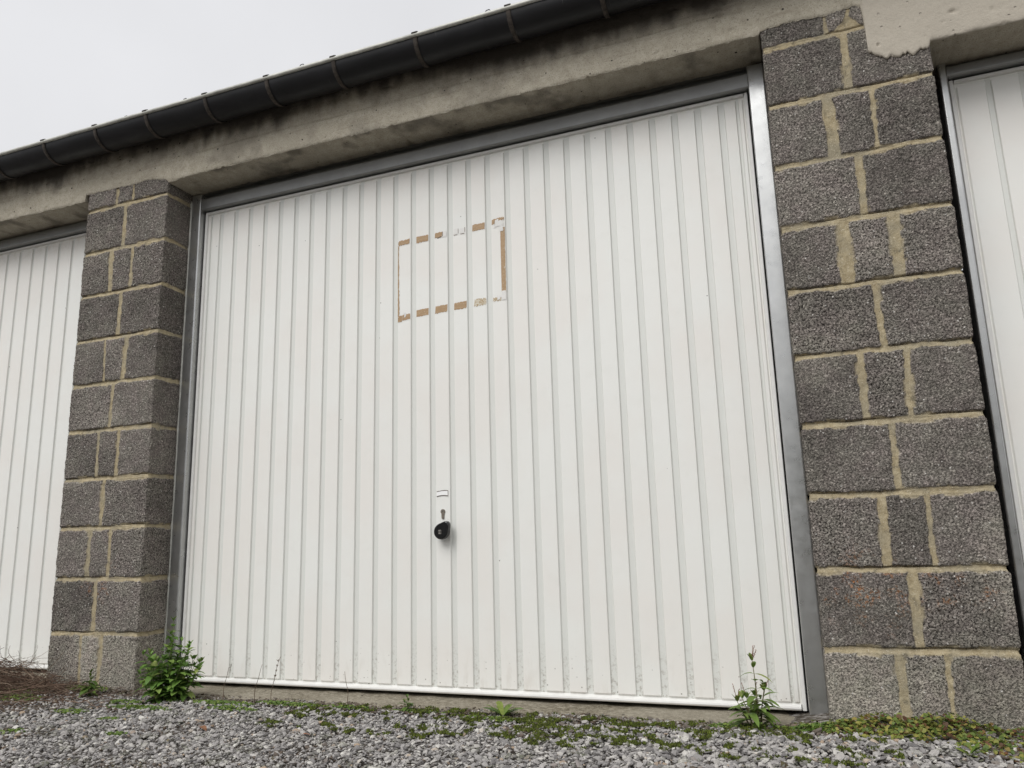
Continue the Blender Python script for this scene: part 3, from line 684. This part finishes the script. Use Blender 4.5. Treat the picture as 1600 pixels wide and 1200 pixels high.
# ---------------------------------------------------------------- gutter and its brackets
GY, GZ, GR = -.078, 2.094, .068
def gutter():
    mb = MB(); n = 28; xs = np.arange(-7.3, 4.7, .12)
    for rr, rev in ((GR, False), (GR-.002, True)):
        vs = []
        for x in xs:
            sag = .004*math.sin(x*1.3)
            for i in range(n+1):
                a = math.pi+math.pi*i/n; vs.append((x, GY+rr*math.cos(a), GZ+rr*math.sin(a)+sag))
        fs = [(k*(n+1)+i, k*(n+1)+i+1, (k+1)*(n+1)+i+1, (k+1)*(n+1)+i) for k in range(len(xs)-1) for i in range(n)]
        mb.add(vs, [q[::-1] for q in fs] if not rev else fs)
    g = attach(mb.build('gutter', M['gutter'], None, True))
    mb = MB()
    mb.tube([(x, GY-GR-.002, GZ+.002+.004*math.sin(x*1.3)) for x in xs], .0078, 10)
    attach(mb.build('gutter_bead', M['bead'], None, True), g)
    # soldered seam
    mb = MB()
    for x in (-.915,):
        vs = []; 
        for xx in (x, x+.03):
            for i in range(n+1):
                a = math.pi+math.pi*i/n; vs.append((xx, GY+(GR+.0012)*math.cos(a), GZ+(GR+.0012)*math.sin(a)+.004*math.sin(xx*1.3)))
        mb.add(vs, [(i+1, i, n+1+i, n+2+i) for i in range(n)])
    attach(mb.build('gutter_seam', M['gutter'], None, True), g)
    bx_ = [-4.9, -4.58, -4.27, -3.95, -3.64, -3.325, -3.014, -2.705, -2.42, -2.107, -1.804, -1.499, -1.153, -.795, -.47, -.13, .2, .53, .86, 1.2, 1.55]
    R = random.Random(8)
    def br(x):
        mb = MB(); sag = .004*math.sin(x*1.3); w_ = .011; R1 = GR+.0035; vs = []; tw = R.uniform(-.006, .006)
        pa = [(GY-GR+.002, GZ+.012), (GY-GR-.006, GZ+.013), (GY-GR-.0115, GZ+.006)]
        pp = list(pa)
        for i in range(20):
            a = math.pi+math.pi*i/19; pp.append((GY+R1*math.cos(a), GZ+R1*math.sin(a)))
        pp.append((GY+R1, GZ+.04))
        for k, (y, z) in enumerate(pp):
            t = k/len(pp); ww = w_*(1 if k < 4 else .72)
            for dx in (-ww, ww): vs.append((x+dx+tw*t, y, z+sag))
        inner = [(v[0], v[1]+(GY-v[1])*.035, v[2]+.0016) for v in vs]
        m_ = len(vs); fs = [(2*i, 2*i+1, 2*i+3, 2*i+2) for i in range(m_//2-1)]
        fs2 = [(m_+a, m_+d, m_+c, m_+b) for a, b, c, d in fs]
        side = [(2*i, 2*i+2, m_+2*i+2, m_+2*i) for i in range(m_//2-1)]+[(2*i+1, m_+2*i+1, m_+2*i+3, 2*i+3) for i in range(m_//2-1)]
        mb.add(vs+inner, fs+fs2+side+[(0, m_, m_+1, 1)])
        mb.box(x-.0105, x+.0105, GY-GR-.0105, GY-GR+.003, GZ+sag+.0085, GZ+sag+.0103)
        # riveted lug above the bead between brackets
        attach(mb.build('gutter_bracket', M['rust'], None, True), g)
    for x in bx_: br(x)
    for x in (-3.19, -2.85, -2.53, -2.21, -1.64, -.87):
        mb = MB(); mb.tube([(x-.008, GY-GR-.002, GZ+.008), (x-.005, GY-GR-.002, GZ+.013), (x+.006, GY-GR-.001, GZ+.0145), (x+.009, GY-GR, GZ+.009)], .0016, 5)
        attach(mb.build('wire_clip', M['rust']), g)
gutter()

# ---------------------------------------------------------------- added unseen dark bank behind the camera, for the steel frames to reflect
def bank():
    xs = np.linspace(-60, 60, 240); t = np.linspace(0, 1, 24)
    X, T = np.meshgrid(xs, t, indexing='ij')
    Y = -13-9*T+2*fbm(X, T*0, .08, 3, 2); Z = -.3+4.6*sstep(0, 1, T)*(1+.35*fbm(X, T*0, .12, 4, 4))+.3*fbm(X, T*5, .8, 6, 4)
    o = grid_mesh('reflection_bank', np.stack([X, Y, Z], -1), mat_simple('bank_dark', (.05, .055, .035), .95, 0, .6, 1.5, .5), flip=True)
    tag(o, kind='structure')
bank()

# ---------------------------------------------------------------- plants
G1 = mat_leaf('nettle_leaf', [(0, (.10, .19, .035)), (.5, (.15, .28, .055)), (.85, (.23, .36, .08)), (1, (.40, .46, .14))])
G2 = mat_leaf('weed_leaf', [(0, (.13, .20, .04)), (.6, (.20, .31, .07)), (.9, (.34, .38, .10)), (1, (.30, .25, .09))])
G3 = mat_leaf('clover_leaf', [(0, (.085, .14, .03)), (.28, (.16, .22, .05)), (.55, (.30, .31, .07)), (.75, (.42, .38, .10)), (.86, (.20, .09, .045)), (1, (.10, .035, .025))])
G4 = mat_leaf('moss_tuft', [(0, (.05, .045, .015)), (.25, (.06, .075, .014)), (.6, (.11, .15, .02)), (1, (.20, .24, .035))], .9, .2)
G5 = mat_leaf('chickweed', [(0, (.07, .13, .025)), (.6, (.15, .24, .04)), (1, (.27, .32, .07))])
STEM = mat_simple('green_stem', (.10, .13, .04), .7, 0, .4, 60)
REDSTEM = mat_simple('reddish_stem', (.17, .15, .07), .7, 0, .4, 60)
TWIG = mat_twig()
DRY = mat_simple('dry_stalk', (.13, .09, .06), .9, 0, .5, 60)
BUD = mat_simple('pink_bud', (.30, .10, .09), .8, 0, .4, 200)

def leaf(mb, base, direc, L_, W_, droop=.3, up=Vector((0, 0, 1)), fold=.25, n=5, shape='lance', R=random):
    d = Vector(direc).normalized(); side = d.cross(up)
    if side.length < .05: side = Vector((1, 0, 0))
    side.normalize(); nrm = side.cross(d).normalized(); p = Vector(base); cur = d.copy()
    rows = []
    for i in range(n+1):
        t = i/n
        if shape == 'lance': wv = W_*.5*(math.sin(math.pi*min(1, t**.75))**.8 if 0 < t < 1 else .0)
        elif shape == 'ovate': wv = W_*.5*(math.sin(math.pi*t**.6)**.7 if 0 < t < 1 else .0)
        else: wv = W_*.5*(.25+.75*math.sin(math.pi*.5*min(1, t*1.25)))*(1 if t < .8 else math.sqrt(max(0, 1-((t-.8)/.2)**2)))
        wv = max(wv, W_*.03)
        rows.append((p-side*wv+nrm*fold*wv, p.copy(), p+side*wv+nrm*fold*wv))
        cur = (cur-Vector((0, 0, 1))*droop/n).normalized(); nrm = side.cross(cur).normalized(); p = p+cur*L_/n
    vs = [v for r_ in rows for v in r_]; fs = []
    for i in range(n): fs += [(3*i, 3*i+1, 3*i+4, 3*i+3), (3*i+1, 3*i+2, 3*i+5, 3*i+4)]
    mb.add(vs, fs)

def G(x, y): return float(gz(np.array([x]), np.array([y]))[0])
def nettle(name, x, y, h, nst, spread, label, cat, seed, lscale=1., mat=G1, group=None, spikes=False, stem=STEM, shape='ovate', pairgap=.026):
    R = random.Random(seed); root = empty(name, (x, y, G(x, y)))
    st = MB(); lf = MB(); bds = []
    for s in range(nst):
        a = R.uniform(0, 6.283); rr = spread*math.sqrt(R.random())*(0 if s == 0 else 1); hh = h*(1 if s == 0 else R.uniform(.5, .95)*(1-.4*rr/max(spread, 1e-6)))
        top = Vector((math.cos(a)*rr, math.sin(a)*rr*.6, hh)); b0 = Vector((math.cos(a)*rr*.35, math.sin(a)*rr*.25, -.005))
        bend = Vector((R.uniform(-1, 1), R.uniform(-1, 1), 0))*hh*.06
        pts = [b0.lerp(top, t)+bend*math.sin(t*3.14) for t in np.linspace(0, 1, 8)]
        st.tube(pts, [.0022*(1-.7*t)*lscale**.5 for t in np.linspace(0, 1, 8)], 5)
        k = max(3, int(hh/pairgap)); rot = R.uniform(0, 3.14)
        for i in range(k):
            t = .12+.88*(i+R.uniform(-.2, .2))/k; t = min(max(t, .05), .99)
            p = b0.lerp(top, t)+bend*math.sin(t*3.14); rot += 1.57+R.uniform(-.3, .3)
            for q in (0, math.pi):
                aa = rot+q+R.uniform(-.2, .2); el = R.uniform(.0, .7)+(.5 if t > .85 else 0)
                sz = lscale*(.040-.020*abs(t-.45)*1.6)*R.uniform(.7, 1.15)
                leaf(lf, p, (math.cos(aa), math.sin(aa), el), sz, sz*(.5 if shape == 'ovate' else .3), R.uniform(.4, 1.1), fold=.22, shape=shape, R=R)
        for i in range(5):
            aa = R.uniform(0, 6.28); leaf(lf, top, (math.cos(aa), math.sin(aa), 1.6), .014*lscale, .006*lscale, .2, shape='lance')
        if spikes:
            for i in range(R.choice((0, 1, 2)) if hh < h*.8 else 3):
                bd = MB(); bds.append(bd); aa = R.uniform(0, 6.28); e = top+Vector((math.cos(aa)*.014, math.sin(aa)*.01, R.uniform(.025, .045)))
                st.tube([top, top.lerp(e, .6)+Vector((0, 0, .003)), e], [.0007, .0006, .0005], 4)
                for j in range(9):
                    c = top.lerp(e, .35+.65*j/8)+Vector((R.uniform(-1, 1), R.uniform(-1, 1), 0))*.0013
                    bd.tube([c-Vector((0, 0, .0015)), c, c+Vector((0, 0, .0018))], [.0004, .0011, .0003], 5)
    st.build('stem', stem, root, True); lf.build('foliage', mat, root, True)
    for bd in bds: bd.build('flower_spike', BUD, root, True)
    tag(root, label, cat, group)
    return root
nettle('nettle_plant', -2.155, -.10, .27, 34, .13, 'bushy green leafy weed at the foot of the left pillar, tallest of the weeds', 'weed', 3, 1.45, pairgap=.021)
nettle('nettle_plant', -2.50, -.13, .085, 4, .022, 'small pale green weed standing alone against the left pillar', 'weed', 5, 1.25, G5)
nettle('knotweed_plant', -.185, -.02, .175, 7, .06, 'slender weed with reddish flower spikes before the door near the right pillar', 'weed', 15, 1.75, G2, spikes=True, stem=REDSTEM, shape='lance', pairgap=.018)
nettle('small_weed', -1.235, -.055, .042, 4, .02, 'tiny green seedling in the gravel under the knob of the main door', 'weed', 7, .85, G5)
def rosette(name, x, y, s, n, label, seed, mat=G5):
    R = random.Random(seed); root = empty(name, (x, y, G(x, y)+.002)); lf = MB(); st = MB()
    for i in range(n):
        a = i*2.4+R.uniform(-.3, .3); el = R.uniform(.15, 1.5); sz = s*R.uniform(.6, 1.1)
        leaf(lf, (0, 0, 0), (math.cos(a), math.sin(a), el), sz, sz*.30, R.uniform(.4, 1.0), fold=.15, n=7, shape='spat')
        st.tube([(0, 0, -.004), Vector((math.cos(a), math.sin(a), el))*.004], .0009, 4)
    lf.build('foliage', mat, root, True); st.build('stem', STEM, root); tag(root, label, 'weed')
rosette('leafy_rosette', -.915, -.045, .066, 22, 'low rosette of broad green leaves in the gravel by the middle of the door sill', 21)
rosette('leafy_rosette', .285, -.215, .038, 11, 'pale green rosette at the edge of the gravel below the right pillar', 23)
rosette('leafy_rosette', -2.30, -.20, .022, 9, 'tiny bright green sprout in the gravel beside the bushy weed', 24)

# low ground cover (uncountable): leaf discs
def cover(name, areas, nleaf, mat, label, cat, seed, lr=(.004, .0075), hmax=.03):
    r_ = np.random.default_rng(seed); mb = MB(); R = random.Random(seed)
    wts = np.array([a[2]*a[3] for a in areas]); wts /= wts.sum()
    ks = r_.choice(len(areas), nleaf, p=wts)
    cand = []
    for k in ks:
        cx, cy, rx, ry, hh = areas[k]; a = R.uniform(0, 6.28); q = math.sqrt(R.random()); cand.append((cx+rx*q*math.cos(a), cy+ry*q*math.sin(a), hh*(1-q*q)))
    ca = np.array(cand); keep = fbm(ca[:, 0], ca[:, 1], 26, seed, 3)+.55 > r_.random(len(ca))*.9
    ca = ca[keep]; zz = gz(ca[:, 0], ca[:, 1])
    for (x, y, hh), z in zip(ca, zz):
        rr = R.uniform(*lr); p = Vector((x, min(y, -.006), z+.004+hh*R.random()**.7)); a0 = R.uniform(0, 6.28)
        nrm = Vector((R.gauss(0, .5), R.gauss(-.25, .5), 1)).normalized(); t1 = nrm.cross(Vector((math.cos(a0), math.sin(a0), .1))).normalized(); t2 = nrm.cross(t1)
        vs = [p]; m_ = 7
        for i in range(m_):
            a = 2*math.pi*i/m_; q = rr*(1 if i else .45); vs.append(p+(t1*math.cos(a)+t2*math.sin(a))*q+nrm*rr*.22*R.uniform(-.2, 1))
        mb.add(vs, [(0, i+1, (i+1) % m_+1) for i in range(m_)])
    o = mb.build(name, mat, None, True); tag(o, label, cat, kind='stuff'); return o
cover('ground_cover', [(.13, -.045, .14, .045, .035), (.27, -.05, .13, .055, .045), (.20, -.09, .17, .05, .02), (.36, -.15, .10, .06, .012), (.50, -.06, .12, .06, .03), (.55, -.14, .14, .07, .02), (.05, -.05, .10, .03, .02), (.46, -.22, .1, .04, .01), (.75, -.12, .2, .09, .03), (1.1, -.1, .3, .08, .02)],
      9000, G3, 'creeping yellow-green clover with brown leaves along the foot of the right pillar', 'ground cover', 41)
cover('chickweed', [(-1.93, -.10, .14, .035, .008), (-1.82, -.17, .10, .03, .004), (-1.68, -.06, .14, .025, .006), (-2.15, -.24, .14, .03, .006), (-2.28, -.17, .07, .03, .006), (-2.35, -.33, .08, .03, .004), (-1.45, -.05, .10, .02, .006), (-2.75, -.22, .12, .05, .01), (-2.95, -.12, .2, .05, .012), (-2.62, -.05, .12, .03, .008), (-1.2, -.06, .1, .015, .004), (-.92, -.09, .12, .025, .005), (-.2, -.04, .12, .025, .014), (-.03, -.05, .09, .03, .012), (-2.1, -.4, .04, .02, .004), (-1.9, -.55, .04, .02, .003), (-2.25, -.6, .05, .03, .003)],
      11000, G5, 'bright green chickweed creeping in patches over the gravel by the threshold', 'ground cover', 43, (.0025, .005), .01)
def moss():
    n = 130000; x = rng.uniform(-1.6, .15, n); y = rng.uniform(-.36, .0, n); k = mossf(x, y) > rng.uniform(.35, 1.1, n); x = x[k]; y = y[k]; n = len(x)
    z = gz(x, y)+.0045+.006*vn(x, y, 60, 4)+rng.uniform(0, .005, n)
    a = rng.uniform(0, 6.283, n); s = rng.uniform(.0013, .0030, n)
    base = np.stack([x, y, z], -1)
    V = []
    for j in range(3):
        aa = a+j*2.094; V.append(base+np.stack([np.cos(aa)*s, np.sin(aa)*s, -.001+0*s], -1))
    V.append(base+np.stack([rng.normal(0, .001, n), rng.normal(0, .001, n), s*1.3], -1))
    V = np.stack(V, 1).reshape(-1, 3); F = np.array([(0, 1, 3), (1, 2, 3), (2, 0, 3)])[None]+4*np.arange(n)[:, None, None]
    o = raw_mesh('moss', V, F.reshape(-1, 3), G4); tag(o, 'dark green moss cushions over the gravel in front of the main door', 'moss', kind='stuff')
moss()

# dry brush at the left
def brush():
    R = random.Random(12); mb = MB()
    for i in range(2300):
        cx = R.gauss(-3.02, .24); cy = R.gauss(-.16, .12)
        if cy > -.02: cy = -.02-R.random()*.1
        z = G(cx, cy); hh = .105*math.exp(-((cx+3.05)/.25)**2)*R.random()+.004
        a = R.gauss(.2, .7)+(math.pi if R.random() < .5 else 0); Ln = R.uniform(.03, .17); p = Vector((cx, cy, z+hh)); d = Vector((math.cos(a), math.sin(a)*.7, R.gauss(0, .18)))
        pts = [p]
        for k in range(5):
            d = (d+Vector((R.gauss(0, .25), R.gauss(0, .25), R.gauss(-.03, .16)))).normalized(); q = pts[-1]+d*Ln/5
            q.z = max(q.z, G(q.x, q.y)+.003); q.y = min(q.y, -.01); pts.append(q)
        r0 = R.choice((.0006, .0008, .001, .0014)); mb.tube(pts, [r0*(1-.5*k/5) for k in range(6)], 4)
    o = mb.build('dry_brush', TWIG, None, True); tag(o, 'tangled brown pile of dry twigs at the foot of the left door and pillar', 'twigs', kind='stuff')
    for i, (p0, p1, r0, lb) in enumerate([((-3.2, -.10, .035), (-2.62, -.13, .018), .0038, 'long dry branch lying flat on top of the twig pile, nearly level'),
                                          ((-2.95, -.36, .006), (-2.60, -.10, .035), .0042, 'thick brown branch slanting up across the twig pile towards the left pillar'),
                                          ((-2.55, -.20, .004), (-2.20, -.30, .006), .0022, 'thin grey branch lying on the gravel between left pillar and bushy weed')]):
        mb = MB(); a = Vector((p0[0], p0[1], G(p0[0], p0[1])+p0[2])); b = Vector((p1[0], p1[1], G(p1[0], p1[1])+p1[2]))
        pts = [a.lerp(b, t)+Vector((0, R.gauss(0, .006), R.gauss(0, .003)+.008*math.sin(t*3.14))) for t in np.linspace(0, 1, 9)]
        mb.tube(pts, [r0*(1-.6*t) for t in np.linspace(0, 1, 9)], 7)
        for k in (3, 5, 6):
            e = pts[k]+Vector((R.uniform(.03, .08), R.uniform(-.05, .05), R.uniform(.0, .035))); mb.tube([pts[k], pts[k].lerp(e, .5)+Vector((0, 0, .006)), e], [r0*.45, r0*.3, r0*.15], 5)
        tag(mb.build('dead_branch', TWIG, None, True), lb, 'branch')
    # curled dead stalks standing against the left door
    for i, (x, h, lb) in enumerate([(-3.12, .085, 'curled dead stalk before the left door, tallest over the twig pile'), (-3.0, .06, 'dark knotted dead stalk before the left door, close to the pillar'), (-2.93, .055, 'thin dead stalk leaning on the left edge of the left pillar'), (-3.22, .075, 'arching dead stalk before the left door, farthest from the pillar')]):
        mb = MB(); z = G(x, -.03)
        for s in range(4):
            p = Vector((x+R.uniform(-.01, .01), -.035, z)); d = Vector((R.gauss(0, .35), R.gauss(0, .1), 1)); pts = [p]
            for k in range(9): d = (d+Vector((R.gauss(0, .35), R.gauss(0, .1), -.09*k*.5))).normalized(); pts.append(pts[-1]+d*h/6)
            mb.tube(pts, [.0011*(1-.5*k/9) for k in range(10)], 4)
            for k in (4, 6, 8): c = pts[k]; mb.tube([c-Vector((0, 0, .003)), c, c+Vector((0, 0, .003))], [.0006, .0022, .0005], 5)
        tag(mb.build('dead_stalk', TWIG, None, True), lb, 'stalk', 'dead stalks standing before the left door')
brush()
def dry_stem(x, y, h, lean, label, seed, seeds=True, hook=False):
    R = random.Random(seed); mb = MB(); z = G(x, y); n = 10; pts = []
    for i in range(n):
        t = i/(n-1); pts.append(Vector((x+lean*t*t+.002*math.sin(t*9+seed), y, z-.003+h*t)))
    if hook:
        c = pts[-1]; pts += [c+Vector((.012*math.sin(a), 0, .010*(1-math.cos(a))*(-1 if a > 2 else 1))) for a in (.6, 1.2, 1.9, 2.6)]
    mb.tube(pts, [.0013*(1-.6*i/len(pts)) for i in range(len(pts))], 5)
    if seeds:
        for i in range(16):
            t = .5+.5*R.random(); p = pts[min(int(t*(n-1)), n-1)]; e = p+Vector((R.uniform(-.007, .007), R.uniform(-.004, .004), .008))
            mb.tube([p, p.lerp(e, .6), e], [.0004, .0011, .0004], 4)
    tag(mb.build('dry_stem', DRY, None, True), label, 'stem', 'dry stems standing before the door')
dry_stem(-1.98, -.03, .11, .02, 'short hooked dry stem right beside the bushy weed, before the door', 1, False, True)
dry_stem(-1.845, -.03, .125, .03, 'thin straight dry stem before the door, second after the bushy weed', 2, False)
dry_stem(-1.775, -.03, .15, .035, 'tall dry stem with brown seed spikes before the door', 3)
dry_stem(-1.475, -.02, .11, -.015, 'bare hair-thin dry stem standing alone before the door, left of the knob', 4, False)
dry_stem(-1.92, -.10, .04, .002, 'short dark broken stub in the gravel beside the bushy weed', 5, False)

# fallen leaves
def dead_leaf(x, y, s, c, label, seed):
    mb = MB(); R = random.Random(seed); a = R.uniform(-.5, .5)
    leaf(mb, (x, y, G(x, y)+.011), (math.cos(a), math.sin(a), .15), s, s*.5, .5, fold=.35, n=6, shape='ovate')
    tag(mb.build('dead_leaf', mat_simple('dead_leaf_brown', c, .8, 0, .4, 90), None, True), label, 'leaf', 'fallen leaves on the gravel')
dead_leaf(-1.72, -.42, .042, (.19, .09, .045), 'brown fallen leaf on the open gravel, largest and farthest left', 1)
dead_leaf(-1.36, -.42, .022, (.26, .11, .06), 'small reddish fallen leaf on the gravel below the knob', 2)
dead_leaf(-2.02, -.42, .02, (.30, .23, .12), 'small tan fallen leaf on the gravel below the bushy weed', 3)
